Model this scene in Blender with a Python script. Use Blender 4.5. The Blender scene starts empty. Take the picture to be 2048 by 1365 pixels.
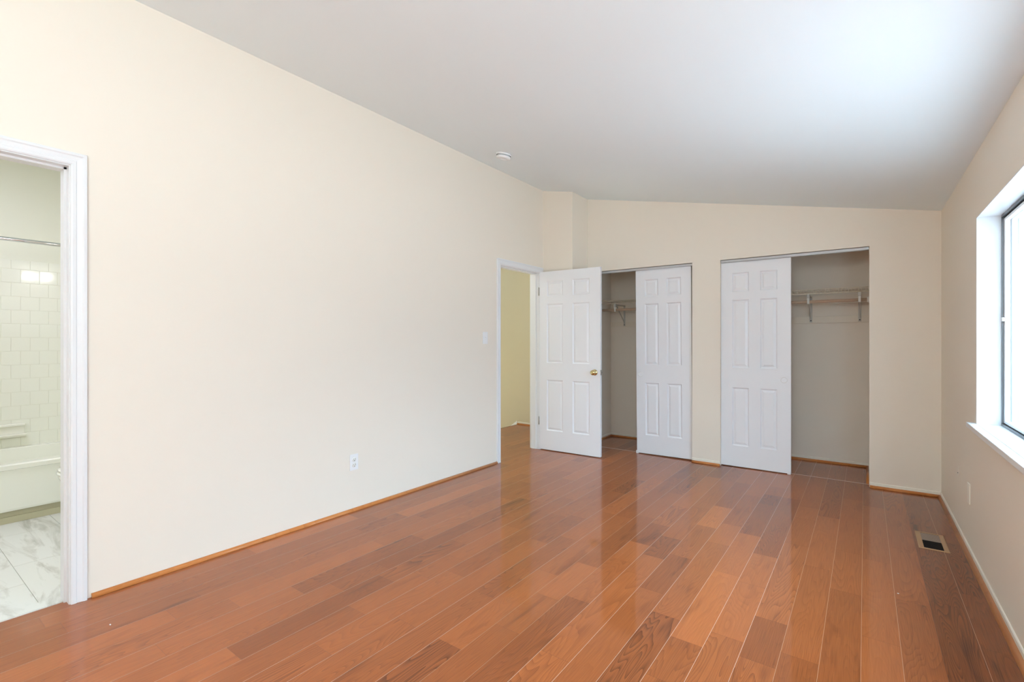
import bpy, bmesh, math, random
from mathutils import Vector, Matrix
S = bpy.context.scene
C = S.collection
PI = math.pi

# ---------------------------------------------------------------- camera
cam_d = bpy.data.cameras.new('camera'); cam = bpy.data.objects.new('camera', cam_d); C.objects.link(cam)
cam.location = (0, 0, 1.22)
cam.rotation_euler = (PI/2, 0, 0.6315)
cam_d.sensor_width = 36; cam_d.lens = 964.9/2048*36; cam_d.shift_y = 0.0005
cam_d.clip_start = 0.05
S.camera = cam

# ---------------------------------------------------------------- sky and exposure
S.view_settings.view_transform = 'Standard'; S.view_settings.look = 'None'
S.view_settings.gamma = 1; S.view_settings.use_curve_mapping = False
S.view_settings.exposure = 0.33
w = bpy.data.worlds.new('overcast_sky'); S.world = w; w.use_nodes = True
bg = w.node_tree.nodes['Background']
bg.inputs['Strength'].default_value = 1.0
# overcast sky brightening towards the zenith, darker built-up horizon, pale ground
wn, wl = w.node_tree.nodes, w.node_tree.links
wtc = wn.new('ShaderNodeTexCoord'); wsp = wn.new('ShaderNodeSeparateXYZ'); wl.new(wtc.outputs['Generated'], wsp.inputs[0])
wmr = wn.new('ShaderNodeMapRange'); wmr.inputs['From Min'].default_value = -1; wmr.inputs['From Max'].default_value = 1; wl.new(wsp.outputs['Z'], wmr.inputs['Value'])
wcr = wn.new('ShaderNodeValToRGB'); wl.new(wmr.outputs[0], wcr.inputs[0])
SKY = (0.72, 1.05, 1.38)
def rad(v, c=SKY): return tuple(k*v for k in c)+(1,)
we = wcr.color_ramp.elements
we[0].position = 0.0; we[0].color = rad(12, (0.86, 1.03, 1.20)); we[1].position = 1.0; we[1].color = rad(27)
for p_, v_, c_ in ((0.42, 11.5, (0.86, 1.03, 1.20)), (0.49, 8, SKY), (0.56, 10, SKY), (0.68, 22, SKY)):
    k_ = we.new(p_); k_.color = rad(v_, c_)
wl.new(wcr.outputs[0], bg.inputs['Color'])
S.cycles.max_bounces = 12; S.cycles.diffuse_bounces = 8; S.cycles.glossy_bounces = 4
S.cycles.transparent_max_bounces = 12; S.cycles.sample_clamp_indirect = 8

def lamp(name, loc, size, power, col, rot=(0,0,0), kind='AREA', sy=None):
    d = bpy.data.lights.new(name, kind); o = bpy.data.objects.new(name, d); C.objects.link(o)
    o.location = loc; o.rotation_euler = rot; d.energy = power; d.color = col
    if kind == 'AREA':
        d.size = size
        if sy: d.shape = 'RECTANGLE'; d.size_y = sy
    else: d.shadow_soft_size = size
    return o
def portal(y0, y1, z0, z1):
    d = bpy.data.lights.new('window_portal', 'AREA'); o = bpy.data.objects.new('window_portal', d); C.objects.link(o)
    o.location = (0.72, (y0+y1)/2, (z0+z1)/2); o.rotation_euler = (0, PI/2, 0)
    d.shape = 'RECTANGLE'; d.size = z1-z0; d.size_y = y1-y0; d.cycles.is_portal = True
portal(1.75, 3.59, 0.77, 1.89)
lamp('hall_ceiling_lamp', (-3.75, 3.9, 2.3), 0.12, 7.0, (1.0, 1.0, 1.02), kind='POINT')
lamp('bathroom_ceiling_lamp', (-4.1, 0.0, 2.66), 0.5, 15, (1.0, 1.01, 1.30))
lamp('bedroom_fill_point', (-0.15, -1.15, 2.0), 0.25, 54, (0.90, 1.07, 1.20), kind='POINT')  # unseen fill behind the camera, added to brighten walls and ceiling
lamp('bedroom_bounce_fill', (-0.35, -0.45, 1.65), 0.45, 30, (0.90, 1.07, 1.22), rot=(PI, 0, 0))  # added upward fill acting as a bounced flash, no fixture stands here

# ---------------------------------------------------------------- helpers
def srgb(r, g, b):
    f = lambda c: (c/12.92 if c <= 0.04045 else ((c+0.055)/1.055)**2.4)
    return (f(r/255), f(g/255), f(b/255), 1)
def mat(name, col, rough=0.5, metal=0.0, bump=None, spec=0.5, coat=0.0, var=0.0):
    m = bpy.data.materials.new(name); m.use_nodes = True; nt = m.node_tree
    b = nt.nodes['Principled BSDF']
    b.inputs['Base Color'].default_value = col; b.inputs['Roughness'].default_value = rough
    b.inputs['Metallic'].default_value = metal; b.inputs['Specular IOR Level'].default_value = spec
    b.inputs['Coat Weight'].default_value = coat
    tc = nt.nodes.new('ShaderNodeTexCoord')
    if bump:
        n = nt.nodes.new('ShaderNodeTexNoise'); n.inputs['Scale'].default_value = bump[0]; n.inputs['Detail'].default_value = 3
        nt.links.new(tc.outputs['Object'], n.inputs['Vector'])
        bp = nt.nodes.new('ShaderNodeBump'); bp.inputs['Strength'].default_value = bump[1]; bp.inputs['Distance'].default_value = bump[2]
        nt.links.new(n.outputs['Fac'], bp.inputs['Height']); nt.links.new(bp.outputs['Normal'], b.inputs['Normal'])
    if var:
        n = nt.nodes.new('ShaderNodeTexNoise'); n.inputs['Scale'].default_value = 1.7; n.inputs['Detail'].default_value = 4
        nt.links.new(tc.outputs['Object'], n.inputs['Vector'])
        mx = nt.nodes.new('ShaderNodeMix'); mx.data_type = 'RGBA'
        mx.inputs['A'].default_value = col; mx.inputs['B'].default_value = tuple(c*(1-var) for c in col[:3])+(1,)
        nt.links.new(n.outputs['Fac'], mx.inputs['Factor']); nt.links.new(mx.outputs['Result'], b.inputs['Base Color'])
    return m
class MB:
    def __init__(s): s.bm = bmesh.new()
    def box(s, x0, x1, y0, y1, z0, z1, mi=0, bev=0):
        vs = [s.bm.verts.new((x, y, z)) for z in (z0, z1) for y in (y0, y1) for x in (x0, x1)]
        fs = []
        for q in ((0,2,3,1),(4,5,7,6),(0,1,5,4),(2,6,7,3),(0,4,6,2),(1,3,7,5)):
            f = s.bm.faces.new([vs[i] for i in q]); f.material_index = mi; fs.append(f)
        if bev:
            es = list({e for f in fs for e in f.edges})
            bmesh.ops.bevel(s.bm, geom=es, offset=bev, segments=2, affect='EDGES', profile=0.5)
        return s
    def prism(s, poly, axis, a, b, mi=0):
        # poly: 2D points in the plane of the two other axes (in x,y,z order)
        def P(p, t):
            l = list(p); l.insert(axis, t); return l
        A = [s.bm.verts.new(P(p, a)) for p in poly]; B = [s.bm.verts.new(P(p, b)) for p in poly]
        n = len(poly)
        fs = [s.bm.faces.new(A), s.bm.faces.new(B[::-1])]
        for i in range(n): fs.append(s.bm.faces.new((A[i], B[i], B[(i+1)%n], A[(i+1)%n])))
        for f in fs: f.material_index = mi
        return s
    def tube(s, p, q, r, n=10, mi=0, r2=None):
        p, q = Vector(p), Vector(q); d = (q-p).normalized()
        a = d.orthogonal().normalized(); b = d.cross(a); r2 = r if r2 is None else r2
        A = [s.bm.verts.new(p+(a*math.cos(t)+b*math.sin(t))*r) for t in [2*PI*i/n for i in range(n)]]
        B = [s.bm.verts.new(q+(a*math.cos(t)+b*math.sin(t))*r2) for t in [2*PI*i/n for i in range(n)]]
        for i in range(n):
            f = s.bm.faces.new((A[i], A[(i+1)%n], B[(i+1)%n], B[i])); f.smooth = True; f.material_index = mi
        for c in (A[::-1], B): f = s.bm.faces.new(c); f.material_index = mi
        return s
    def lathe(s, prof, o, d, n=32, mi=0, smooth=True):
        # prof: (radius, height along d)
        o, d = Vector(o), Vector(d).normalized(); a = d.orthogonal().normalized(); b = d.cross(a)
        rings = []
        for r, h in prof:
            if r < 1e-6: rings.append([s.bm.verts.new(o+d*h)])
            else: rings.append([s.bm.verts.new(o+d*h+(a*math.cos(t)+b*math.sin(t))*r) for t in [2*PI*i/n for i in range(n)]])
        for R0, R1 in zip(rings, rings[1:]):
            for i in range(n):
                q = [R0[i % len(R0)], R0[(i+1) % len(R0)], R1[(i+1) % len(R1)], R1[i % len(R1)]]
                u = []
                for v in q:
                    if v not in u: u.append(v)
                if len(u) > 2:
                    f = s.bm.faces.new(u); f.smooth = smooth; f.material_index = mi
        return s
    def loft(s, rings, mi=0, cap0=True, cap1=True, smooth=True):
        V = [[s.bm.verts.new(p) for p in r] for r in rings]; n = len(V[0])
        for A, B in zip(V, V[1:]):
            for i in range(n):
                f = s.bm.faces.new((A[i], A[(i+1)%n], B[(i+1)%n], B[i])); f.smooth = smooth; f.material_index = mi
        if cap0: s.bm.faces.new(V[0][::-1]).material_index = mi
        if cap1: s.bm.faces.new(V[-1]).material_index = mi
        return s
    def build(s, name, mats, parent=None, M=None):
        if M: s.bm.transform(M)
        bmesh.ops.recalc_face_normals(s.bm, faces=s.bm.faces)
        me = bpy.data.meshes.new(name); s.bm.to_mesh(me); s.bm.free()
        for m in (mats if isinstance(mats, (list, tuple)) else [mats]): me.materials.append(m)
        o = bpy.data.objects.new(name, me); C.objects.link(o)
        if parent: o.parent = parent
        return o
def tag(o, label=None, cat=None, group=None, kind=None):
    if label: o['label'] = label
    if cat: o['category'] = cat
    if group: o['group'] = group
    if kind: o['kind'] = kind
    return o
def struct(o, label, cat): return tag(o, label, cat, kind='structure')
def empty(name, loc, rz=0):
    o = bpy.data.objects.new(name, None); C.objects.link(o); o.location = loc; o.rotation_euler = (0, 0, rz)
    o.empty_display_size = 0.1; return o

# ---------------------------------------------------------------- materials
M_wall = mat('cream_wall_paint', srgb(236, 227, 213), 0.55, bump=(260, 0.06, 0.001), spec=0.35)
M_hall = mat('hall_wall_paint', srgb(202, 192, 166), 0.6, bump=(260, 0.06, 0.001), spec=0.3)
M_bathwall = mat('bathroom_wall_paint', srgb(234, 234, 218), 0.5, spec=0.35)
M_ceil = mat('white_ceiling_paint', srgb(237, 246, 249), 0.8, bump=(180, 0.05, 0.001), spec=0.2)
M_trim = mat('white_semigloss_trim', srgb(230, 231, 232), 0.28, spec=0.5)
M_door = mat('white_door_paint', srgb(236, 237, 240), 0.33, bump=(300, 0.03, 0.0006), spec=0.5)
M_base = mat('cream_base_paint', srgb(238, 233, 220), 0.35)
M_cleat = mat('painted_cleat', srgb(232, 222, 205), 0.5)
M_alu = mat('grey_aluminium', srgb(118, 120, 122), 0.38, 0.85)
M_track = mat('pale_grey_track', srgb(196, 197, 198), 0.4, 0.2)
M_darkalu = mat('dark_track_channel', srgb(92, 94, 96), 0.5, 0.6)
M_white = mat('white_vinyl', srgb(243, 243, 245), 0.35)
M_plastic = mat('white_plastic', srgb(238, 238, 238), 0.35)
M_ivory = mat('ivory_plastic', srgb(230, 228, 220), 0.4)
M_slot = mat('dark_slot', srgb(45, 42, 40), 0.6)
M_gap = mat('painted_gap_shadow', srgb(150, 150, 148), 0.6)
M_brass = mat('polished_brass', srgb(212, 194, 146), 0.18, 1.0)
M_steel = mat('satin_steel', srgb(176, 174, 168), 0.3, 0.9)
M_chrome = mat('chrome', srgb(215, 215, 215), 0.08, 1.0)
M_wire = mat('cream_vinyl_coated_wire', srgb(236, 226, 205), 0.4)
M_brack = mat('grey_bracket_enamel', srgb(196, 193, 184), 0.45)
M_porc = mat('white_porcelain', srgb(240, 239, 226), 0.12, coat=0.4)
M_tub = mat('cream_tub_enamel', srgb(236, 236, 222), 0.18, coat=0.3)
M_tubskirt = mat('tub_kick_strip', srgb(190, 184, 152), 0.4)
M_ventmetal = mat('tan_vent_enamel', srgb(176, 138, 100), 0.4, 0.1)
M_ventgrey = mat('grey_damper', srgb(150, 130, 116), 0.4, 0.1)
M_black = mat('dark_duct', srgb(24, 18, 15), 0.8)
M_sub = mat('subfloor', srgb(70, 44, 30), 0.9)
M_out = mat('exterior_render', srgb(150, 146, 140), 0.8)

def nodes(m): return m.node_tree.nodes, m.node_tree.links
def N(ns, t, **kw):
    n = ns.new(t)
    for k, v in kw.items(): setattr(n, k, v)
    return n
def math_(ns, ln, op, a, b=None, c=None, clamp=False):
    n = ns.new('ShaderNodeMath'); n.operation = op; n.use_clamp = clamp
    for i, v in enumerate((a, b, c)):
        if v is None: continue
        if isinstance(v, (int, float)): n.inputs[i].default_value = v
        else: ln.new(v, n.inputs[i])
    return n.outputs[0]
def wood(name, dark, mid, light, rough, coat, grain=1.0, usecol=True, axis_scale=(1, 1)):
    m = bpy.data.materials.new(name); m.use_nodes = True; ns, ln = nodes(m); b = ns['Principled BSDF']
    uv = N(ns, 'ShaderNodeUVMap'); uv.uv_map = 'grain'
    def mapped(sx, sy):
        mp = N(ns, 'ShaderNodeMapping'); mp.inputs['Scale'].default_value = (sx, sy, 1); ln.new(uv.outputs[0], mp.inputs[0]); return mp.outputs[0]
    # cathedral figure: contour lines of a stretched noise field
    n1 = N(ns, 'ShaderNodeTexNoise'); n1.inputs['Scale'].default_value = 1; n1.inputs['Detail'].default_value = 1.2; n1.inputs['Roughness'].default_value = 0.35
    n1.inputs['Distortion'].default_value = 0.35
    ln.new(mapped(11.0, 1.05), n1.inputs['Vector'])
    fr = math_(ns, ln, 'FRACT', math_(ns, ln, 'MULTIPLY', n1.outputs['Fac'], 26.0))
    tri = math_(ns, ln, 'POWER', fr, 2.2)
    # fine pores
    n2 = N(ns, 'ShaderNodeTexNoise'); n2.inputs['Scale'].default_value = 1; n2.inputs['Detail'].default_value = 2
    ln.new(mapped(420, 6), n2.inputs['Vector'])
    # broad mineral streaks
    n3 = N(ns, 'ShaderNodeTexNoise'); n3.inputs['Scale'].default_value = 1; n3.inputs['Detail'].default_value = 2.5; n3.inputs['Distortion'].default_value = 0.6
    ln.new(mapped(13, 1.9), n3.inputs['Vector'])
    streak = N(ns, 'ShaderNodeMapRange'); streak.inputs['From Min'].default_value = 0.60; streak.inputs['From Max'].default_value = 0.80
    ln.new(n3.outputs['Fac'], streak.inputs['Value'])
    if usecol:
        at = N(ns, 'ShaderNodeVertexColor'); at.layer_name = 'plank'; sp = N(ns, 'ShaderNodeSeparateColor'); ln.new(at.outputs['Color'], sp.inputs[0])
        tone, fig = sp.outputs[0], sp.outputs[1]
    else:
        vt = N(ns, 'ShaderNodeValue'); vt.outputs[0].default_value = 0.5; tone = fig = vt.outputs[0]
    g = math_(ns, ln, 'MULTIPLY', tri, math_(ns, ln, 'MULTIPLY_ADD', fig, 0.44*grain, 0.10*grain))
    g = math_(ns, ln, 'ADD', g, math_(ns, ln, 'MULTIPLY', math_(ns, ln, 'SUBTRACT', n2.outputs['Fac'], 0.5), 0.75))
    g = math_(ns, ln, 'ADD', g, math_(ns, ln, 'MULTIPLY', streak.outputs[0], 0.45))
    # tone minus grain -> ramp
    v = math_(ns, ln, 'SUBTRACT', math_(ns, ln, 'MULTIPLY_ADD', tone, 0.80, 0.19), math_(ns, ln, 'MULTIPLY', g, 0.42), clamp=True)
    r = N(ns, 'ShaderNodeValToRGB'); ln.new(v, r.inputs[0]); e = r.color_ramp.elements
    e[0].position = 0.0; e[0].color = dark; e[1].position = 1.0; e[1].color = light
    k = e.new(0.52); k.color = mid
    ln.new(r.outputs[0], b.inputs['Base Color'])
    b.inputs['Roughness'].default_value = rough; b.inputs['Coat Weight'].default_value = coat; b.inputs['Coat Roughness'].default_value = 0.06; b.inputs['Specular IOR Level'].default_value = 0.1; b.inputs['Coat IOR'].default_value = 1.40
    nb = N(ns, 'ShaderNodeTexNoise'); nb.inputs['Scale'].default_value = 1; nb.inputs['Detail'].default_value = 1
    ln.new(mapped(16, 3.5), nb.inputs['Vector'])
    bp = N(ns, 'ShaderNodeBump'); bp.inputs['Strength'].default_value = 0.10; bp.inputs['Distance'].default_value = 0.002
    ln.new(nb.outputs['Fac'], bp.inputs['Height']); ln.new(bp.outputs['Normal'], b.inputs['Normal']); ln.new(bp.outputs['Normal'], b.inputs['Coat Normal'])
    return m
M_floor = wood('gunstock_oak_planks', srgb(84, 39, 17), srgb(183, 104, 54), srgb(209, 134, 78), 0.34, 0.72)
M_shoe = wood('oak_shoe_moulding', srgb(120, 62, 26), srgb(196, 124, 68), srgb(222, 154, 96), 0.3, 0.4, usecol=False)
M_rod = wood('wooden_hanging_rod', srgb(140, 112, 90), srgb(198, 170, 146), srgb(214, 190, 166), 0.4, 0.2, usecol=False)
M_seam = mat('pale_seam_highlight', srgb(222, 194, 178), 0.3)  # bevel highlights of the long seams, painted as a pale colour
M_seammid = mat('tan_seam_highlight', srgb(196, 148, 116), 0.4)  # duller bevel highlight, also painted into the seam colour
M_seamdark = mat('dark_plank_joint', srgb(96, 56, 34), 0.5)

def marble():
    m = bpy.data.materials.new('marble_tile'); m.use_nodes = True; ns, ln = nodes(m); b = ns['Principled BSDF']
    tc = N(ns, 'ShaderNodeTexCoord'); mp = N(ns, 'ShaderNodeMapping'); mp.inputs['Rotation'].default_value = (0, 0, 0.5); mp.inputs['Scale'].default_value = (1.3, 6, 1)
    ln.new(tc.outputs['Object'], mp.inputs[0])
    n = N(ns, 'ShaderNodeTexNoise'); n.inputs['Scale'].default_value = 1.6; n.inputs['Detail'].default_value = 6; n.inputs['Roughness'].default_value = 0.6; n.inputs['Distortion'].default_value = 1.2
    ln.new(mp.outputs[0], n.inputs['Vector'])
    r = N(ns, 'ShaderNodeValToRGB'); e = r.color_ramp.elements; e[0].position = 0.34; e[0].color = srgb(190, 188, 176); e[1].position = 0.50; e[1].color = srgb(222, 222, 213)
    ln.new(n.outputs['Fac'], r.inputs[0]); ln.new(r.outputs[0], b.inputs['Base Color']); b.inputs['Roughness'].default_value = 0.25
    return m
M_marble = marble()
M_grout = mat('grey_grout', srgb(176, 176, 160), 0.8)
M_tile = mat('glazed_cream_tile', srgb(236, 236, 222), 0.10, coat=0.3)
M_tgrout = mat('cream_tile_grout', srgb(226, 225, 208), 0.8)

def uvwrap(o, seed=0.0, ax=(0, 1)):
    """grain coordinates in metres: u across, v along the board"""
    me = o.data; uv = me.uv_layers.new(name='grain')
    for lp in me.loops:
        co = me.vertices[lp.vertex_index].co; uv.data[lp.index].uv = (co[ax[0]]+seed*3.1, co[ax[1]]+seed*5.7)
    return o

# ---------------------------------------------------------------- room geometry (metres, camera above the origin)
XL, YB, YR, HL = -2.976, 5.03, -2.2, 2.945
def ceil(x): return HL - 0.2028*(x - XL)
def XR(y): return 0.4985 - 0.003*y
BX = -2.596; BY = 4.676                        # chase beside the hall door
Y_BACK = 5.80                                  # closet back wall
OP1 = (-2.59, -1.414); OP2 = (-1.147, 0.030); HZ = 2.02

# ---- floor planks
rnd = random.Random(11)
PITCH, X0 = 0.1276, -0.012
JOINTS = {-23: [1.37], -22: [1.21, 2.84], -21: [2.28], -20: [0.84], -19: [1.05, 1.88], -18: [0.72, 1.29, 2.08], -17: [1.42, 1.70, 3.07],
 -16: [0.88, 1.62], -15: [1.35, 1.75, 2.01], -14: [1.10, 1.87, 2.21, 2.92], -13: [2.48], -12: [1.80], -11: [2.17, 3.17, 4.11, 4.35],
 -10: [1.64, 1.96, 2.37], -9: [2.53, 2.81, 3.17, 3.60, 4.56], -8: [2.43, 2.68, 3.00], -7: [2.31, 2.77, 3.32], -6: [3.08, 3.45],
 -5: [1.72, 2.00, 4.04, 4.30, 4.56], -4: [2.13, 2.66, 3.07, 3.63], -3: [2.03, 2.37, 3.86, 4.15], -2: [2.15], -1: [4.56],
 0: [2.47, 4.44], 1: [2.92], 2: [2.99, 3.40, 4.18]}
TONE = {(-9, 2.81): .25, (-9, 4.56): .3, (-8, 2.68): .22, (-7, 2.31): .30, (-7, 3.32): .8, (-6, 3.08): .62, (-5, 2.0): .72, (-5, 4.04): .22,
 (-4, 2.13): .66, (-3, 2.03): .25, (-3, 2.37): .62, (-4, 3.63): .3, (0, 4.44): .2, (2, 2.99): .22, (2, 3.4): .5, (3, 3.0): .25, (1, 2.92): .5,
 (-10, 2.37): .35, (-11, 3.17): .4, (-11, 4.35): .12, (-17, 1.7): .18, (-16, .88): .2, (-18, 1.29): .35, (-19, 1.05): .6, (-13, 2.48): .3}
def floor_planks(mb, x_lo, x_hi, y_lo, y_hi, joints, closet=False):
    cl = mb.bm.loops.layers.color.new('plank') if not mb.bm.loops.layers.color else mb.bm.loops.layers.color['plank']
    uvl = mb.bm.loops.layers.uv.get('grain') or mb.bm.loops.layers.uv.new('grain')
    def quad(x0, x1, y0, y1, z, mi, colr, seed):
        vs = [mb.bm.verts.new(p) for p in ((x0, y0, z), (x1, y0, z), (x1, y1, z), (x0, y1, z))]
        f = mb.bm.faces.new(vs); f.material_index = mi
        for l in f.loops:
            l[cl] = colr; l[uvl].uv = (l.vert.co.x + seed*3.17, l.vert.co.y + seed*7.31)
    r0 = math.floor((x_lo-X0)/PITCH); r1 = math.floor((x_hi-X0)/PITCH)
    for r in range(r0, r1+1):
        xa, xb = max(x_lo, X0+r*PITCH), min(x_hi, X0+(r+1)*PITCH)
        if xb-xa < 0.004: continue
        rnd.seed(r*13+5)
        js = sorted([y_lo]+[j for j in joints.get(r, []) if y_lo+.05 < j < y_hi-.05]+[y_hi]); full = [js[0]]
        for a, b in zip(js, js[1:]):
            while b-full[-1] > 1.25:
                nx = full[-1]+rnd.uniform(0.42, 1.05)
                if b-nx < 0.22: break
                full.append(nx)
            full.append(b)
        rnd.seed(r*7+101)
        for a, b in zip(full, full[1:]):
            tone = TONE.get((r, round(a, 2)))
            if tone is None: tone = min(1, max(0, rnd.gauss(0.50, 0.09)))
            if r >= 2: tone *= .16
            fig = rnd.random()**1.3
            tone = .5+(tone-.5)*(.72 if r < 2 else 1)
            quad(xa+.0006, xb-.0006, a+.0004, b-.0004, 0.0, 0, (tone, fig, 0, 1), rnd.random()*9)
            if a > y_lo: quad(xa+.0005, xb-.0005, a-.0005, a+.0005, -0.0004, 2, (0, 0, 0, 1), 0)
        # long seam, mostly tinted like a lit bevel
        a = y_lo
        while a < y_hi:
            b = min(y_hi, a+rnd.uniform(1.2, 3.2))
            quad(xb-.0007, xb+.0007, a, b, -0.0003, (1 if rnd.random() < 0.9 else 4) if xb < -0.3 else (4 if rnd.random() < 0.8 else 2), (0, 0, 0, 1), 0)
            a = b
mb = MB()
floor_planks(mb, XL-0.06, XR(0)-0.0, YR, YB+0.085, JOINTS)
floor_planks(mb, -2.66, 0.04, YB+0.095, Y_BACK, {}, True)
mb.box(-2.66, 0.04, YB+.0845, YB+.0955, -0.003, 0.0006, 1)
mb.box(XL-.06, .53, YR, Y_BACK+.02, -0.06, -0.0035, 3)
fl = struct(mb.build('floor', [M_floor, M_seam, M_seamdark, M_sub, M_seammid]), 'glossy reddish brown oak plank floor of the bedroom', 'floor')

# ---- hall floor, boards running the same way but yellower under the hall lamp
mb = MB(); JH = {}
floor_planks(mb, -4.12, XL-0.061, 3.0, 5.775, JH)
mb.box(-4.145, XL-.061, 3.0, 5.79, -0.20, -0.0035, 3)
struct(mb.build('floor_hall', [M_floor, M_seammid, M_seamdark, M_sub, M_seammid]), 'oak floor of the hall beyond the open doorway', 'floor')

# ---- left wall with the bathroom and hall openings
BD = (-0.15, 0.610, 2.053); HD = (3.852, 4.608, 2.013)     # rough openings: y0, y1, top
T = 0.12
mb = MB()
mb.box(XL-T, XL, YR, BD[0], 0, HL+.01).box(XL-T, XL, BD[0], BD[1], BD[2], HL+.01).box(XL-T, XL, BD[1], HD[0], 0, HL+.01)
mb.box(XL-T, XL, HD[0], HD[1], HD[2], HL+.01).box(XL-T, XL, HD[1], Y_BACK, 0, HL+.01)
struct(mb.build('wall_left', M_wall), 'long cream wall between the bathroom doorway and the hall doorway', 'wall')

# ---- chase
mb = MB(); mb.prism([(XL, 0), (BX, 0), (BX, ceil(BX)), (XL, ceil(XL))], 1, BY, YB+.11)
struct(mb.build('wall_chase', M_wall), 'narrow cream wall bump-out behind the open white door', 'wall')
# ---- back wall with the closet openings
mb = MB(); xr = XR(YB)
def bw(xa, xb, z0, z1=None):
    mb.prism([(xa, z0), (xb, z0), (xb, z1 if z1 else ceil(xb)), (xa, z1 if z1 else ceil(xa))], 1, YB, YB+.11)
bw(BX, OP1[0], 0); bw(OP1[0], OP1[1], HZ); bw(OP1[1], OP2[0], 0); bw(OP2[0], OP2[1], HZ); bw(OP2[1], xr, 0)
struct(mb.build('wall_back', M_wall), 'cream end wall holding the two closet openings', 'wall')
# ---- closet shell
mb = MB()
mb.box(-2.78, -2.655, YB+.11, Y_BACK, 0, 2.36).box(-1.33, -1.23, YB+.11, Y_BACK, 0, 2.36).box(.036, .14, YB+.11, Y_BACK, 0, 2.36)
struct(mb.build('wall_closet_sides', M_wall), 'cream side walls inside the two closets', 'wall')
struct(MB().box(-2.78, .14, Y_BACK, Y_BACK+.1, -.05, 2.46).build('wall_closet_back', M_wall), 'cream back wall inside the two closets', 'wall')
struct(MB().box(-2.78, .14, YB+.11, Y_BACK, 2.36, 2.46).build('ceiling_closet', M_ceil), 'white ceiling inside the closets', 'ceiling')
# ---- right wall with the window
W1 = (1.75, 3.592, 0.775, 1.893); TW = 0.24
mb = MB()
def rw(y0, y1, z0, z1): mb.prism([(XR(y0), y0), (XR(y1), y1), (XR(y1)+TW, y1), (XR(y0)+TW, y0)], 2, z0, z1)
zt = 2.27
rw(YR, W1[0], 0, zt)
rw(W1[0], W1[1], 0, W1[2]); rw(W1[0], W1[1], W1[3], zt); rw(W1[1], YB+.11, 0, zt)
struct(mb.build('wall_right', M_wall), 'cream wall with the window on the right', 'wall')
struct(MB().box(XL-T, .74, YR-.1, YR, 0, HL+.02).build('wall_rear', M_wall), 'cream wall behind the camera', 'wall')
# ---- ceiling
mb = MB(); xa, xb = XL-T, .745
mb.prism([(xa, ceil(xa)), (xb, ceil(xb)), (xb, ceil(xb)+.1), (xa, ceil(xa)+.1)], 1, YR-.1, YB+.12)
struct(mb.build('ceiling', M_ceil), 'sloping smooth white ceiling', 'ceiling')

# ---- painted base strips and oak shoe mouldings
def shoe_profile(r=0.019, n=6):
    return [(0, 0), (r, 0)]+[(r*math.cos(t), r*math.sin(t)) for t in [PI/2*i/n for i in range(1, n+1)]]
def run(name_n, p, q, nrm, seed, label, base=True, r=0.019, bh=0.042):
    """p,q: wall-foot points; nrm: unit normal into the room"""
    p, q, nrm = Vector((*p, 0)), Vector((*q, 0)), Vector((*nrm, 0)); t = .007 if base else 0.0
    if base:
        mb = MB(); mb.loft([[e, e+nrm*t, e+nrm*t+Vector((0, 0, bh-.004)), e+nrm*(t-.003)+Vector((0, 0, bh)), e+Vector((0, 0, bh))] for e in (p, q)], smooth=False)
        struct(mb.build('baseboard_%s' % name_n, M_base), 'low cream painted baseboard strip '+label, 'baseboard')
    mb = MB(); mb.loft([[e+nrm*(t+a)+Vector((0, 0, b)) for a, b in shoe_profile(r)] for e in (p, q)], smooth=True)
    o = mb.build('trim_%s' % name_n, M_shoe); d = (q-p).normalized()
    me = o.data; uv = me.uv_layers.new(name='grain')
    for lp in me.loops:
        co = me.vertices[lp.vertex_index].co; uv.data[lp.index].uv = (co.z+(co-p).dot(nrm)+seed*3.1, (co-p).dot(d)+seed*5.7)
    return struct(o, 'orange oak shoe moulding '+label, 'moulding')
run('left', (XL, BD[1]+.062), (XL, HD[0]-.045), (1, 0), 1, 'along the long left wall', base=False)
run('pier', (OP1[1], YB), (OP2[0], YB), (0, -1), 2, 'under the pier between the two closets')
run('back', (OP2[1]+.004, YB), (xr, YB), (0, -1), 3, 'under the end wall right of the closets')
run('right', (XR(YB), YB), (XR(YR), YR), (-1, 0), 4, 'along the window wall')
run('closet_left_side', (-2.655, YB+.11), (-2.655, Y_BACK), (1, 0), 5, 'on the left side wall of the left closet')
run('closet_left_back', (-2.655, Y_BACK), (-1.33, Y_BACK), (0, -1), 6, 'on the back wall of the left closet')
run('closet_right_back', (-1.23, Y_BACK), (.036, Y_BACK), (0, -1), 7, 'on the back wall of the right closet')
run('closet_right_side', (.036, YB+.10), (.036, Y_BACK), (-1, 0), 8, 'on the right side wall of the right closet')
run('hall_back', (-4.13, 5.79), (XL-T, 5.79), (0, -1), 9, 'on the far wall of the hall')

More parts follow.
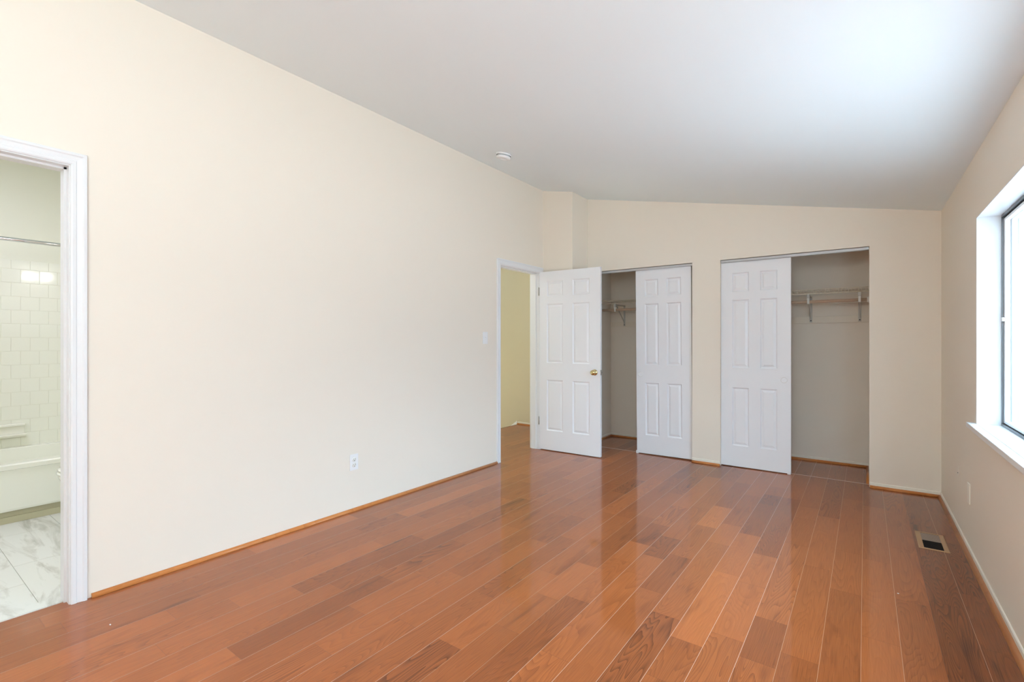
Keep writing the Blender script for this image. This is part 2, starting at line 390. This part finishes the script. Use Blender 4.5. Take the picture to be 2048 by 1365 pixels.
# ---- door linings and casings
def casing_prof():     # across width 0..0.058, projection
    return [(0, 0), (0, .009), (.006, .012), (.018, .012), (.022, .009), (.040, .013), (.046, .017), (.056, .017), (.058, .014), (.058, 0)]
def doorway(n, y0, y1, top, label):
    """finished opening y0..y1, top; jamb 18 mm"""
    m = MB(); j = .018
    m.box(XL-T-.001, XL+.001, y0-j, y0, 0, top+j).box(XL-T-.001, XL+.001, y1, y1+j, 0, top+j).box(XL-T-.001, XL+.001, y0, y1, top, top+j)
    # stop
    m.box(XL-T+.02, XL-.040, y0, y0+.010, 0, top).box(XL-T+.02, XL-.040, y1-.010, y1, 0, top).box(XL-T+.02, XL-.040, y0, y1, top-.010, top)
    for sx, d in ((XL, 1), (XL-T, -1)):
        yo0, yo1, to = y0-.005, y1+.005, top+.005
        path = [(yo0, 0, -1, 0), (yo0, to, -1, 1), (yo1, to, 1, 1), (yo1, 0, 1, 0)]
        rings = []
        for (y, z, dy, dz) in path:
            rings.append([Vector((sx+d*pr, y+dy*wd, z+dz*wd)) for wd, pr in casing_prof()])
        m.loft(rings, smooth=False)
    return struct(m.build('trim_%s' % n, M_trim), label, 'door casing')
doorway('bathroom_doorway', BD[0]+.018, BD[1]-.018, BD[2]-.018, 'white moulded casing around the bathroom doorway at the left edge')
hd_ = doorway('hall_doorway', HD[0]+.018, HD[1]-.018, HD[2]-.018, 'white moulded casing around the hall doorway')
MB().box(XL-.034, XL-.006, HD[0]+.0178, HD[0]+.0195, .865, .925).build('strike_plate', M_brass, hd_)

# ---------------------------------------------------------------- six panel doors
def door_mesh(W, H, th, cols, rows, M):
    """front face at y=0 facing -y, x 0..W, z 0..H ; panels pressed on both faces"""
    bm = bmesh.new()
    xs = [0]+[c for p in cols for c in p]+[W]; zs = [0]+[c for p in rows for c in p]+[H]
    def face(y, flip):
        V = {(i, k): bm.verts.new((x, y, z)) for i, x in enumerate(xs) for k, z in enumerate(zs)}
        pf = []
        for i in range(len(xs)-1):
            for k in range(len(zs)-1):
                q = [V[i, k], V[i+1, k], V[i+1, k+1], V[i, k+1]]
                f = bm.faces.new(q[::-1] if flip else q)
                if i % 2 == 1 and k % 2 == 1: pf.append(f)
        return V, pf
    F, pf = face(0, False); B, pb = face(th, True)
    nx, nz = len(xs)-1, len(zs)-1
    for i in range(nx):
        bm.faces.new([F[i, 0], B[i, 0], B[i+1, 0], F[i+1, 0]]); bm.faces.new([F[i, nz], F[i+1, nz], B[i+1, nz], B[i, nz]])
    for k in range(nz):
        bm.faces.new([F[0, k], F[0, k+1], B[0, k+1], B[0, k]]); bm.faces.new([F[nx, k], B[nx, k], B[nx, k+1], F[nx, k+1]])
    bm.normal_update()
    for f in pf+pb:
        sgn = 1 if f in pf else -1
        for thick, dep in ((.010, -.011), (.004, -.0005), (.020, .0080)):
            bmesh.ops.inset_individual(bm, faces=[f], thickness=thick, depth=0, use_even_offset=True)
            for v in f.verts: v.co.y += -dep*sgn
    bm.transform(M)
    bmesh.ops.recalc_face_normals(bm, faces=bm.faces)
    me = bpy.data.meshes.new('leaf'); bm.to_mesh(me); bm.free(); me.materials.append(M_door); return me
# door 1 : hinged, standing open
hx, hy = -2.974, 4.592; ang = math.atan2(.022, .735); Wd = 0.742
d1 = empty('door_1', (hx, hy, 0.008), ang); struct(d1, 'white six-panel door with brass knob standing open in front of the left closet', 'door')
lf = bpy.data.objects.new('door_leaf', door_mesh(Wd, 1.995, .035, [(.096, .300), (.418, .620)], [(.217, .783), (.972, 1.632), (1.715, 1.887)], Matrix())); C.objects.link(lf); lf.parent = d1
kx, kz = Wd-.062, .886
m = MB(); m.lathe([(0, 0), (.032, 0), (.032, .004), (.026, .008), (.013, .011), (.011, .026), (.016, .031), (.025, .037), (.0285, .047), (.026, .057), (.018, .063), (0, .065)], (kx, 0, kz), (0, -1, 0), 28)
k = m.build('door_knob', M_brass, d1); k['label'] = 'polished brass round knob'
m = MB(); m.lathe([(0, 0), (.032, 0), (.032, .004), (.026, .008), (.013, .011), (.011, .022), (.025, .033), (.0285, .043), (.018, .055), (0, .057)], (kx, .035, kz), (0, 1, 0), 24)
m.build('door_knob', M_brass, d1)
MB().box(Wd-.0005, Wd+.0012, .005, .030, kz-.028, kz+.028).box(Wd, Wd+.012, .011, .024, kz-.008, kz+.008).build('latch_plate', M_steel, d1)
for z in (.318, 1.777):
    m = MB(); m.tube((-.006, -.004, z-.045), (-.006, -.004, z+.045), .0055, 10); m.box(-.006, .001, -.0035, .030, z-.044, z+.044)
    m.tube((-.006, -.004, z+.045), (-.006, -.004, z+.051), .004, 8, r2=.002)
    h_ = m.build('hinge', M_steel, d1)
# closet doors
def closet_door(n, x, z, W, cols, rows, knobx, guide, tilt, label):
    e = empty('door_%d' % n, (x, 5.068, z)); struct(e, label, 'door'); e.rotation_euler = (0, tilt, 0)
    o = bpy.data.objects.new('door_leaf', door_mesh(W, 1.984, .033, cols, rows, Matrix())); C.objects.link(o); o.parent = e
    m = MB(); m.lathe([(.029, 0), (.029, .0035), (.0255, .005), (.022, .0035), (.020, -.001), (0, -.001)], (knobx, 0, .858), (0, -1, 0), 28)
    m.build('finger_pull', M_plastic, e)
    m = MB(); m.box(guide-.014, guide+.014, -.004, .045, -.008, .022, bev=.002); m.build('floor_guide', M_plastic, e)
    return e
rowsC = [(.200, .765), (.957, 1.618), (1.695, 1.880)]
closet_door(2, -2.012, .008, .590, [(.098, .248), (.336, .488)], rowsC, .048, .004, 0, 'white six-panel sliding door at the right of the left closet').rotation_euler = (0, -math.radians(.45), 0)
closet_door(3, -1.146, .008, .600, [(.100, .250), (.345, .490)], rowsC, .545, .585, 0, 'white six-panel sliding door at the left of the right closet')
# sliding tracks
def track(x0, x1, label):
    m = MB()
    m.box(x0, x1, 5.050, 5.054, HZ-.026, HZ-.0005).box(x0, x1, 5.050, 5.118, HZ-.004, HZ-.0005).box(x0, x1, 5.114, 5.118, HZ-.021, HZ-.0005).box(x0, x1, 5.083, 5.086, HZ-.018, HZ-.0005)
    m.tube((x0, 5.0515, HZ-.026), (x1, 5.0515, HZ-.026), .0028, 8)
    return tag(m.build('closet_door_track', M_track), label, 'door track', 'closet door tracks')
track(OP1[0]+.003, OP1[1]-.003, 'grey metal sliding door track across the top of the left closet')
track(OP2[0]+.003, OP2[1]-.003, 'grey metal sliding door track across the top of the right closet')

# ---------------------------------------------------------------- closet shelving
def shelf(x0, x1, where, brackets):
    zt, zf, yb, yf = 1.722, 1.682, Y_BACK-.004, 5.485
    e = empty('wire_shelf', ((x0+x1)/2, Y_BACK, zt)); tag(e, 'cream wire closet shelf with front lip in the %s closet' % where, 'shelf', 'wire closet shelves')
    def P(m, n, mt): o = m.build(n, mt); o.parent = e; o.matrix_parent_inverse = Matrix.Translation(-Vector(e.location)); return o
    m = MB()
    for y, z in ((yf, zt), (yf, zf), (yb, zt), ((yf+yb)/2, zt-.004)): m.tube((x0, y, z), (x1, y, z), .0038, 8)
    P(m, 'rail', M_wire)
    m = MB(); n = int((x1-x0)/.0255)
    for i in range(n+1):
        x = x0+.004+i*(x1-x0-.008)/n
        m.tube((x, yb, zt+.002), (x, yf, zt+.002), .0021, 5); m.tube((x, yf-.002, zt+.002), (x, yf-.002, zf), .0021, 5)
    w_ = P(m, 'deck_wires', M_wire); w_['kind'] = 'stuff'
    for bx in brackets:
        b = empty('shelf_bracket', (bx, Y_BACK, 1.42)); tag(b, 'grey metal shelf and rod bracket, %s' % brackets[bx], 'bracket', 'closet shelf brackets')
        def Q(m, n, mt): o = m.build(n, mt); o.parent = b; o.matrix_parent_inverse = Matrix.Translation(-Vector(b.location)); return o
        m = MB(); m.box(bx-.012, bx+.012, Y_BACK-.024, Y_BACK-.0205, 1.415, 1.675, bev=.001); Q(m, 'wall_plate', M_brack)
        m = MB()
        m.box(bx-.010, bx+.010, yf+.015, Y_BACK-.0205, 1.664, 1.674)
        m.prism([(Y_BACK-.024, 1.450), (Y_BACK-.024, 1.470), (5.535, 1.664), (5.515, 1.664)], 0, bx-.003, bx+.003)
        Q(m, 'brace', M_brack)
        m = MB(); m.box(bx-.012, bx+.012, yf-.002, yf+.022, 1.640, 1.679, bev=.002); Q(m, 'shelf_clip', M_brack)
        m = MB(); m.box(bx-.010, bx+.010, yf+.002, yf+.007, 1.596, 1.642, bev=.0015); m.box(bx-.010, bx+.010, yf+.002, yf+.040, 1.585, 1.590, bev=.0015); m.box(bx-.009, bx+.009, yf+.002, yf+.006, 1.588, 1.600)
        Q(m, 'rod_hook', M_ivory)
        m = MB(); m.lathe([(0, 0), (.006, 0), (.005, .003), (0, .004)], (bx, Y_BACK-.024, 1.432), (0, -1, 0), 10); Q(m, 'screw', M_slot)
def rod(x0, x1, where, ends):
    e = empty('hanging_rod', ((x0+x1)/2, 5.510, 1.605)); tag(e, 'wooden clothes rod hanging below the wire shelf of the %s closet' % where, 'clothes rod', 'closet hanging rods')
    m = MB(); m.tube((x0, 5.510, 1.607), (x1, 5.510, 1.607), .0150, 18); o = m.build('rod', M_rod); uvwrap(o, 2, (2, 0)); o.parent = e; o.matrix_parent_inverse = Matrix.Translation(-Vector(e.location))
    for x, d in ends:
        m = MB(); m.lathe([(0, 0), (.034, 0), (.034, .006), (.024, .010), (.024, .020), (0, .020)], (x, 5.510, 1.607), (d, 0, 0), 24)
        o = m.build('rod_socket', M_ivory); o.parent = e; o.matrix_parent_inverse = Matrix.Translation(-Vector(e.location))
shelf(-2.652, -1.334, 'left', {-2.460: 'in the left closet beside the open door'})
shelf(-1.226, .033, 'right', {-.445: 'in the right closet beside the sliding door', -.040: 'in the right closet beside its right side wall', -.93: 'in the right closet behind the sliding door'})
rod(-2.655, -1.33, 'left', ((-2.655, 1), (-1.33, -1))); rod(-1.23, .036, 'right', ((-1.23, 1), (.036, -1)))
def cleat(x0, x1, z0, z1, lab):
    m = MB(); m.box(x0, x1, Y_BACK-.019, Y_BACK-.0005, z0, z1, bev=.0015); return tag(m.build('wall_cleat', M_cleat), lab, 'wall cleat', 'painted cleats on closet back walls')
cleat(-2.653, -1.332, 1.600, 1.686, 'painted upper cleat board under the shelf of the left closet')
cleat(-2.653, -1.332, 1.408, 1.470, 'painted lower cleat board on the back wall of the left closet')
cleat(-1.228, .034, 1.600, 1.686, 'painted upper cleat board under the shelf of the right closet')
cleat(-1.228, .034, 1.408, 1.474, 'painted lower cleat board on the back wall of the right closet')

# ---------------------------------------------------------------- windows
def glass():
    m = bpy.data.materials.new('window_glass'); m.use_nodes = True; ns, ln = nodes(m); ns.remove(ns['Principled BSDF'])
    t = N(ns, 'ShaderNodeBsdfTransparent'); t.inputs[0].default_value = (.95, .97, .97, 1); g = N(ns, 'ShaderNodeBsdfGlossy'); g.inputs['Roughness'].default_value = .02
    fr = N(ns, 'ShaderNodeFresnel'); fr.inputs[0].default_value = 1.45; mx = N(ns, 'ShaderNodeMixShader')
    f2 = math_(ns, ln, 'MULTIPLY', fr.outputs[0], 0.35)
    ln.new(f2, mx.inputs[0]); ln.new(t.outputs[0], mx.inputs[1]); ln.new(g.outputs[0], mx.inputs[2]); ln.new(mx.outputs[0], ns['Material Output'].inputs[0]); return m
def screenmat():
    m = bpy.data.materials.new('insect_screen_mesh'); m.use_nodes = True; ns, ln = nodes(m); ns.remove(ns['Principled BSDF'])
    t = N(ns, 'ShaderNodeBsdfTransparent'); d = N(ns, 'ShaderNodeBsdfDiffuse'); d.inputs[0].default_value = srgb(120, 122, 124); mx = N(ns, 'ShaderNodeMixShader'); mx.inputs[0].default_value = .25
    ln.new(t.outputs[0], mx.inputs[1]); ln.new(d.outputs[0], mx.inputs[2]); ln.new(mx.outputs[0], ns['Material Output'].inputs[0]); return m
M_glass, M_screen = glass(), screenmat()
def ring(m, xa, xb, y0, y1, z0, z1, wd, wz=None, bev=0):
    wz = wz or wd
    m.box(xa, xb, y0, y0+wd, z0, z1, bev=bev).box(xa, xb, y1-wd, y1, z0, z1, bev=bev).box(xa, xb, y0+wd, y1-wd, z0, z0+wz, bev=bev).box(xa, xb, y0+wd, y1-wd, z1-wz, z1, bev=bev)
def window(n, W, label):
    y0, y1, z0, z1 = W; xo = .585
    e = empty('window_%d' % n, (.62, (y0+y1)/2, z0)); struct(e, label, 'window')
    def P(m, nm, mt, par=None):
        o = m.build(nm, mt); o.parent = par or e
        o.matrix_parent_inverse = Matrix.Translation(-Vector(e.location)) if par is None else Matrix(); return o
    # white drywall reveal lining
    m = MB(); t = .006
    m.box(XR(y1)-.0005, xo, y1-t, y1+.0005, z0, z1).box(XR(y0)-.0005, xo, y0-.0005, y0+t, z0, z1).box(XR(y1)-.0005, xo, y0+t, y1-t, z1-t, z1)
    P(m, 'reveal', M_trim)
    m = MB(); a, b, c, d = y0+t, y1-t, z0, z1-t
    ring(m, xo, .660, a, b, c, d, .006, .010)
    ring(m, xo-.003, xo+.003, a, b, c, d, .009, .012)
    for x in (.6115, .6375): m.box(x, x+.0025, a+.006, b-.006, c+.009, c+.020).box(x, x+.0025, a+.006, b-.006, d-.024, d-.009)
    P(m, 'window_frame', M_alu)
    ym = (y0+y1)/2
    def sash(xa, xb, s0, s1, nm, pane, pm):
        m = MB(); wd = .032
        ring(m, xa, xb, s0, s1, c+.016, d-.020, wd, .014, bev=.0015)
        f = P(m, nm, M_white)
        m = MB(); xm = (xa+xb)/2; m.box(xm-.002, xm+.002, s0+wd-.004, s1-wd+.004, c+.026, d-.030); o = m.build(pane, pm); o.parent = f
        return f
    sash(.590, .6095, ym-.03, b-.008, 'sash', 'glass_pane', M_glass)
    sash(.6155, .6365, ym-.03, b-.008, 'sash', 'glass_pane', M_glass)
    sash(.6415, .658, a+.008, b-.008, 'insect_screen', 'mesh', M_screen)
    m = MB(); m.box(.580, .592, b-.036, b-.008, 1.326, 1.346, bev=.001); P(m, 'latch', M_plastic)
    # sill board
    m = MB(); m.box(.455, xo+.0, y0-.055, y1+.055, z0-.024, z0-.0005, bev=.003)
    return e, m
for n, W, lab, sl in ((1, W1, 'aluminium sliding window with white sashes deep in the right wall', 'white painted window sill board on the right wall'),):
    e, m = window(n, W, lab)
    # notch the sill around the wall: two boxes, tongue and nosing
    m.bm.free(); m = MB(); y0, y1, z0, z1 = W
    m.box(.452, XR(y1)-.0006, y0-.055, y1+.055, z0-.026, z0, bev=.003); m.box(XR(y0)-.003, .584, y0+.001, y1-.0065, z0-.003, z0+.0008)
    m.box(.474, XR(y1)-.0006, y0-.045, y1+.045, z0-.050, z0-.026, bev=.002)
    struct(m.build('trim_sill_%d' % n, M_trim), sl, 'window sill')

# ---------------------------------------------------------------- small fittings in the bedroom
# light switch
e = empty('light_switch', (XL, 3.625, 1.255)); tag(e, 'white single toggle light switch on the left wall near the hall doorway', 'light switch')
MB().box(0, .0055, -.036, .036, -.058, .058, bev=.002).build('switch_plate', M_plastic, e)
MB().prism([(.005, -.011), (.016, .001), (.016, .007), (.005, .011)], 1, -.0045, .0045).build('toggle', M_plastic, e)
m = MB(); m.box(.0052, .0062, -.0065, .0065, -.013, .013); m.build('toggle_slot', M_ivory, e)
def outlet(loc, rz, label, grp):
    e = empty('wall_outlet', loc, rz); tag(e, label, 'outlet')
    MB().box(0, .0055, -.035, .035, -.057, .057, bev=.002).build('cover_plate', M_plastic, e)
    for z in (-.020, .020):
        m = MB(); m.lathe([(0, .0085), (.0155, .0085), (.0165, .0075), (.0165, .004)], (0, 0, z), (1, 0, 0), 20); r = m.build('receptacle', M_ivory, e)
        m = MB(); m.box(.0083, .0090, -.0075, -.0055, z-.001, z+.008).box(.0083, .0090, .0055, .0075, z-.001, z+.008); m.lathe([(0, .0090), (.0028, .0090), (.0028, .0080)], (0, 0, z-.008), (1, 0, 0), 10)
        o = m.build('slots', M_slot); o.parent = r
    return e
outlet((XL, 2.135, .350), 0, 'white duplex outlet low on the long left wall', None)
e = empty('blank_wall_plate', (XR(3.80), 3.80, .345), PI); tag(e, 'cream painted blank wall plate low on the right wall below the window', 'wall plate')
MB().box(0, .007, -.036, .036, -.058, .058, bev=.002).build('cover_plate', M_base, e)
for z_ in (-.042, .042):
    m = MB(); m.lathe([(0, .0085), (.0025, .0082), (.003, .007)], (0, 0, z_), (1, 0, 0), 10); m.build('screw', M_base, e)
e = empty('cable_jack', (XR(4.19), 4.19, .385), PI); tag(e, 'tiny painted cable jack low on the right wall near the corner', 'cable jack')
MB().box(0, .003, -.018, .018, -.028, .028, bev=.001).build('cover_plate', M_wall, e); m = MB(); m.tube((.003, 0, -.008), (.006, 0, -.008), .0028, 10); m.build('socket', M_darkalu, e)
# smoke detector on the slope
sd = empty('smoke_detector', (-2.545, 3.36, ceil(-2.545))); tag(sd, 'round white smoke detector on the sloping ceiling', 'smoke detector')
nrm = Vector((-.2028, 0, -1)).normalized()
m = MB(); m.lathe([(0, 0), (.068, 0), (.068, .012), (.064, .014)], (0, 0, 0), nrm, 40); m.build('mounting_base', M_plastic, sd)
m = MB(); m.lathe([(.055, .013), (.052, .020), (.063, .0205), (.063, .030), (.058, .037), (.040, .041), (.030, .041), (.028, .037), (0, .037)], (0, 0, 0), nrm, 40); m.build('cover', M_plastic, sd)
m = MB(); m.lathe([(.0540, .0135), (.0540, .0205)], (0, 0, 0), nrm, 40); m.build('vent_gap', M_gap, sd)  # shade in the cover gap, painted as a grey band
# floor register
fv = empty('floor_vent', (.328, 3.882, 0)); tag(fv, 'tan metal floor register near the right wall, half open damper', 'floor vent')
m = MB(); X1, Y1 = .070, .156; xi, yi = .045, .142
rings = [[(-X1, -Y1, .0005), (X1, -Y1, .0005), (X1, Y1, .0005), (-X1, Y1, .0005)], [(-X1+.004, -Y1+.004, .004), (X1-.004, -Y1+.004, .004), (X1-.004, Y1-.004, .004), (-X1+.004, Y1-.004, .004)],
         [(-xi, -yi, .0035), (xi, -yi, .0035), (xi, yi, .0035), (-xi, yi, .0035)], [(-xi, -yi, .0008), (xi, -yi, .0008), (xi, yi, .0008), (-xi, yi, .0008)]]
m.loft(rings, cap0=False, cap1=False, smooth=False); m.build('frame', M_ventmetal, fv)
MB().box(-xi, xi, -yi, yi, .0002, .0007).build('duct_opening', M_black, fv)
m = MB()
for i in range(12): y = .002+i*.0115; m.box(-xi, xi, y, y+.0085, .0012, .0022)
m.build('damper_louvres', M_ventgrey, fv)
m = MB()
for i in range(11): y = -yi+.006+i*.0125; m.box(-xi, xi, y, y+.002, .0012, .0030)
m.build('grille_bars', M_black, fv)
# crumbs of plaster on the boards
def chip(x, y, s, lab):
    m = MB(); m.box(x-s, x+s, y-s*.6, y+s*.5, .0001, s*.7, bev=s*.2); tag(m.build('plaster_crumb', M_trim), lab, 'crumb', 'plaster crumbs on the floor')
chip(.130, 2.985, .0035, 'tiny white plaster crumb on the floor left of the floor register')
chip(-2.62, .655, .004, 'tiny white plaster crumb on the floor by the bathroom doorway')

# ---------------------------------------------------------------- hall beyond the doorway
mb = MB()
mb.box(-5.3, XL-T, 5.79, 5.90, -2.4, 2.62); struct(mb.build('wall_hall', M_hall), 'khaki tan hall wall seen through the open doorway', 'wall')
struct(MB().box(-5.4, -5.3, 2.9, 5.9, -2.4, 2.62).build('wall_hall_side', M_hall), 'hall wall across the stair opening', 'wall')
struct(MB().box(-5.3, XL-T, 2.9, 3.0, -2.4, 2.62).build('wall_hall_near', M_hall), 'hall wall at the near end of the hall', 'wall')
struct(MB().box(-5.4, XL-T, 2.9, 5.9, 2.62, 2.7).build('ceiling_hall', M_ceil), 'ceiling of the hall', 'ceiling')
st = empty('staircase', (-4.15, 5.2, -.2)); tag(st, 'white skirted staircase going down from the hall floor', 'stairs')
for i in range(4):
    m = MB(); x = -4.125-.25*(i+1); z = -.19*(i+1); m.box(x-.02, x+.25, 4.6, 5.765, z-.03, z, bev=.004).box(x+.0, x+.25, 4.6, 5.765, z-.20, z-.03)
    o = m.build('tread', M_shoe); uvwrap(o, i); o.parent = st; o.matrix_parent_inverse = Matrix.Translation(-Vector(st.location))
m = MB(); m.prism([(-4.13, 0.055), (-4.13, -.22), (-5.15, -1.00), (-5.15, -.70)], 1, 5.772, 5.7895); o = m.build('stringer', M_trim); o.parent = st; o.matrix_parent_inverse = Matrix.Translation(-Vector(st.location))

# ---------------------------------------------------------------- bathroom
BXW = -5.36
mb = MB(); mb.box(BXW-.1, BXW, -1.3, 1.75, 0, 2.76).box(BXW, XL-T, 1.65, 1.75, 0, 2.76).box(BXW, XL-T, -1.3, -1.2, 0, 2.76)
struct(mb.build('wall_bathroom', M_bathwall), 'pale green cream bathroom walls above the tile', 'wall')
struct(MB().box(BXW-.1, XL-T, -1.3, 1.75, 2.76, 2.82).build('ceiling_bathroom', M_ceil), 'ceiling of the bathroom', 'ceiling')
mb = MB(); tl = .61; tw = .305
mb.box(-5.36, XL-.06, -1.2, 1.65, -.06, -.002, 1)
# large format tiles: rows along y, joints staggered
xs_ = [-3.110, -3.725, -4.34, -4.955, -5.57]
for i in range(4):
    xa, xb = max(xs_[i+1], -5.36), xs_[i]
    pass
yj = 0.512
for r in range(-6, 4):
    ya, yb = yj+r*tw, yj+(r+1)*tw
    off = 0.0 if r % 2 == 0 else .305
    x = -3.104+off
    while x > -5.36:
        xa, xb = max(x-.61, -5.36), min(x, -3.104)
        y0_, y1_ = max(ya, -1.2), min(yb, 1.65)
        if xb-xa > .01 and y1_-y0_ > .01: mb.box(xa+.0012, xb-.0012, y0_+.0012, y1_-.0012, -.003, .0015)
        x -= .61
mb.box(-3.102, XL-.052, BD[0]+.019, BD[1]-.019, -.01, .006)
struct(mb.build('floor_bathroom', [M_marble, M_grout]), 'white marble look tile floor of the bathroom with pale threshold', 'floor')
# wall tiles around the tub
m = MB(); m.box(BXW, BXW+.0108, -1.2, 1.648, .40, 1.855, 1); p = .107; g = .0012
k = 0; z = .395
while z < 1.86:
    zt_ = min(z+p, 1.858); off = 0 if k % 2 else p/2; y = -1.2-off
    while y < 1.65:
        a, b = max(y+g, -1.2), min(y+p-g, 1.648)
        if b-a > .01 and zt_-z > .03: m.box(BXW+.006, BXW+.0125, a, b, z+g, zt_-g, 0, bev=.0016)
        y += p
    z += p; k += 1
struct(m.build('trim_wall_tiles', [M_tile, M_tgrout]), 'glazed cream square wall tiles in running bond above the tub', 'wall tiles')
# tub
tub = empty('bathtub', (-4.98, .2, 0)); tag(tub, 'cream enamel bathtub with flat apron in the bathroom', 'bathtub')
def Pt(m, n, mt, e): o = m.build(n, mt); o.parent = e; o.matrix_parent_inverse = Matrix.Translation(-Vector(e.location)); return o
x0, x1, y0, y1, zr = BXW+.013, -4.60, -.05, 1.45, .40
def rr(xa, xb, ya, yb, z, r, n=10):
    pts = []
    for cx, cy, s in ((xb-r, ya+r, -PI/2), (xb-r, yb-r, 0), (xa+r, yb-r, PI/2), (xa+r, ya+r, PI)):
        for i in range(n+1): t = s+PI/2*i/n; pts.append((cx+r*math.cos(t), cy+r*math.sin(t), z))
    return pts
m = MB()
m.loft([rr(x0, x1-.006, y0, y1, .085, .02), rr(x0, x1-.002, y0, y1, .10, .02), rr(x0, x1, y0, y1, zr-.040, .02), rr(x0, x1+.010, y0, y1, zr-.036, .02), rr(x0, x1+.011, y0, y1, zr-.008, .02), rr(x0, x1+.007, y0, y1, zr-.001, .02), rr(x0, x1-.002, y0+.004, y1-.004, zr, .024),
        rr(x0+.045, x1-.070, y0+.07, y1-.07, zr-.001, .08), rr(x0+.050, x1-.074, y0+.075, y1-.075, zr-.006, .08), rr(x0+.085, x1-.105, y0+.13, y1-.20, .16, .10), rr(x0+.14, x1-.16, y0+.20, y1-.28, .12, .10)], cap0=False, cap1=True, smooth=False)
for f in m.bm.faces: f.smooth = False
Pt(m, 'basin', M_tub, tub)
Pt(MB().box(x0, x1-.030, y0, y1, .045, .10).box(x0, x1-.020, y0, y1, 0.002, .045), 'kick_strip', M_tubskirt, tub)
struct(MB().box(BXW+.013, -4.58, -1.2, -.052, 0, 2.76).build('wall_tub_end', M_bathwall), 'wall at the near end of the bathtub', 'wall')
# soap dish
sdh = empty('soap_dish', (BXW+.0125, .72, .53)); tag(sdh, 'cream ceramic soap dish set in the tub wall tiles', 'soap dish')
m = MB(); m.box(BXW+.010, BXW+.045, .60, .805, .560, .582, bev=.006).box(BXW+.010, BXW+.020, .605, .800, .49, .565, bev=.003)
m.loft([[(BXW+.012, y, .475), (BXW+.060, y, .480), (BXW+.078, y, .495), (BXW+.078, y, .508), (BXW+.068, y, .508), (BXW+.058, y, .498), (BXW+.012, y, .492)] for y in (.60, .606, .79, .803)], smooth=False)
Pt(m, 'dish_body', M_porc, sdh)
# shower rod
sr = empty('shower_rod', (-4.68, .2, 1.91)); tag(sr, 'chrome shower curtain rod above the bathtub', 'shower rod')
m = MB(); m.tube((-4.68, -.05, 1.915), (-4.68, 1.65, 1.915), .0135, 16); Pt(m, 'rod', M_chrome, sr)
for y, d in ((-.052, 1), (1.65, -1)):
    m = MB(); m.lathe([(0, 0), (.032, 0), (.030, .008), (.018, .014), (.014, .02)], (-4.68, y, 1.915), (0, d, 0), 20); Pt(m, 'flange', M_chrome, sr)
# toilet facing the camera side
tx, ty = -4.115, .765       # front tip
to = empty('toilet', (tx, ty+.35, 0)); tag(to, 'white porcelain toilet just showing behind the bathroom door jamb', 'toilet')
def egg(cx, yf, L, w, z, n=28, dx=0):
    pts = []
    for i in range(n):
        t = 2*PI*i/n; s = math.sin(t); c = math.cos(t)
        yy = yf+L/2-L/2*c; ww = w/2*abs(s)**.85*(1 if s >= 0 else -1)*(1+.10*-c*-1*.5)
        pts.append((cx+ww, yy, z))
    return pts
m = MB(); m.loft([egg(tx, ty+.16, .42, .22, .002), egg(tx, ty+.165, .40, .20, .05), egg(tx, ty+.15, .38, .19, .16), egg(tx, ty+.09, .42, .24, .24), egg(tx, ty+.03, .46, .33, .32), egg(tx, ty+.006, .47, .36, .365), egg(tx, ty+.004, .47, .362, .385), egg(tx, ty+.03, .42, .31, .387), egg(tx, ty+.06, .36, .26, .36), egg(tx, ty+.14, .22, .15, .25)])
Pt(m, 'bowl', M_porc, to)
m = MB(); m.loft([egg(tx, ty+.014, .44, .345, .387), egg(tx, ty+.014, .44, .345, .392), egg(tx, ty-.003, .466, .374, .3935), egg(tx, ty-.002, .464, .372, .406), egg(tx, ty+.006, .45, .36, .409)]); Pt(m, 'seat', M_porc, to)
m = MB(); m.loft([egg(tx, ty+.014, .435, .342, .410), egg(tx, ty+.014, .435, .342, .415), egg(tx, ty+.001, .460, .368, .4165), egg(tx, ty+.004, .455, .362, .427), egg(tx, ty+.03, .40, .30, .434), egg(tx, ty+.12, .22, .15, .438)]); Pt(m, 'lid', M_porc, to)
m = MB(); m.box(tx-.22, tx+.22, ty+.50, ty+.69, .38, .74, bev=.015); m.box(tx-.11, tx+.11, ty+.40, ty+.60, .20, .385, bev=.02); Pt(m, 'tank', M_porc, to)
m = MB(); m.box(tx-.23, tx+.23, ty+.49, ty+.70, .742, .775, bev=.01); Pt(m, 'tank_lid', M_porc, to)
to.scale = (1, 1, .95)
# vanity light, seen only as a glint in the tiles
def emis(name, col, s):
    m = bpy.data.materials.new(name); m.use_nodes = True; b = m.node_tree.nodes['Principled BSDF']; b.inputs['Base Color'].default_value = (1, 1, 1, 1)
    b.inputs['Emission Color'].default_value = col; b.inputs['Emission Strength'].default_value = s; return m
M_bulb = emis('lit_globe', (1, 1, 1, 1), 12)
vl = empty('vanity_light', (XL-T, 1.20, 1.95)); tag(vl, 'chrome vanity light bar with lit globes inside the bathroom', 'light fixture')
Pt(MB().box(XL-T-.03, XL-T-.0005, .98, 1.42, 1.90, 2.00, bev=.004), 'bar', M_chrome, vl)
for y in (1.16, 1.30):
    m = MB(); m.lathe([(0, 0), (.02, .003), (.045, .03), (.055, .06), (.045, .09), (.02, .112), (0, .115)], (XL-T-.03, y, 1.95), (-1, 0, 0), 20); Pt(m, 'globe', M_bulb, vl)
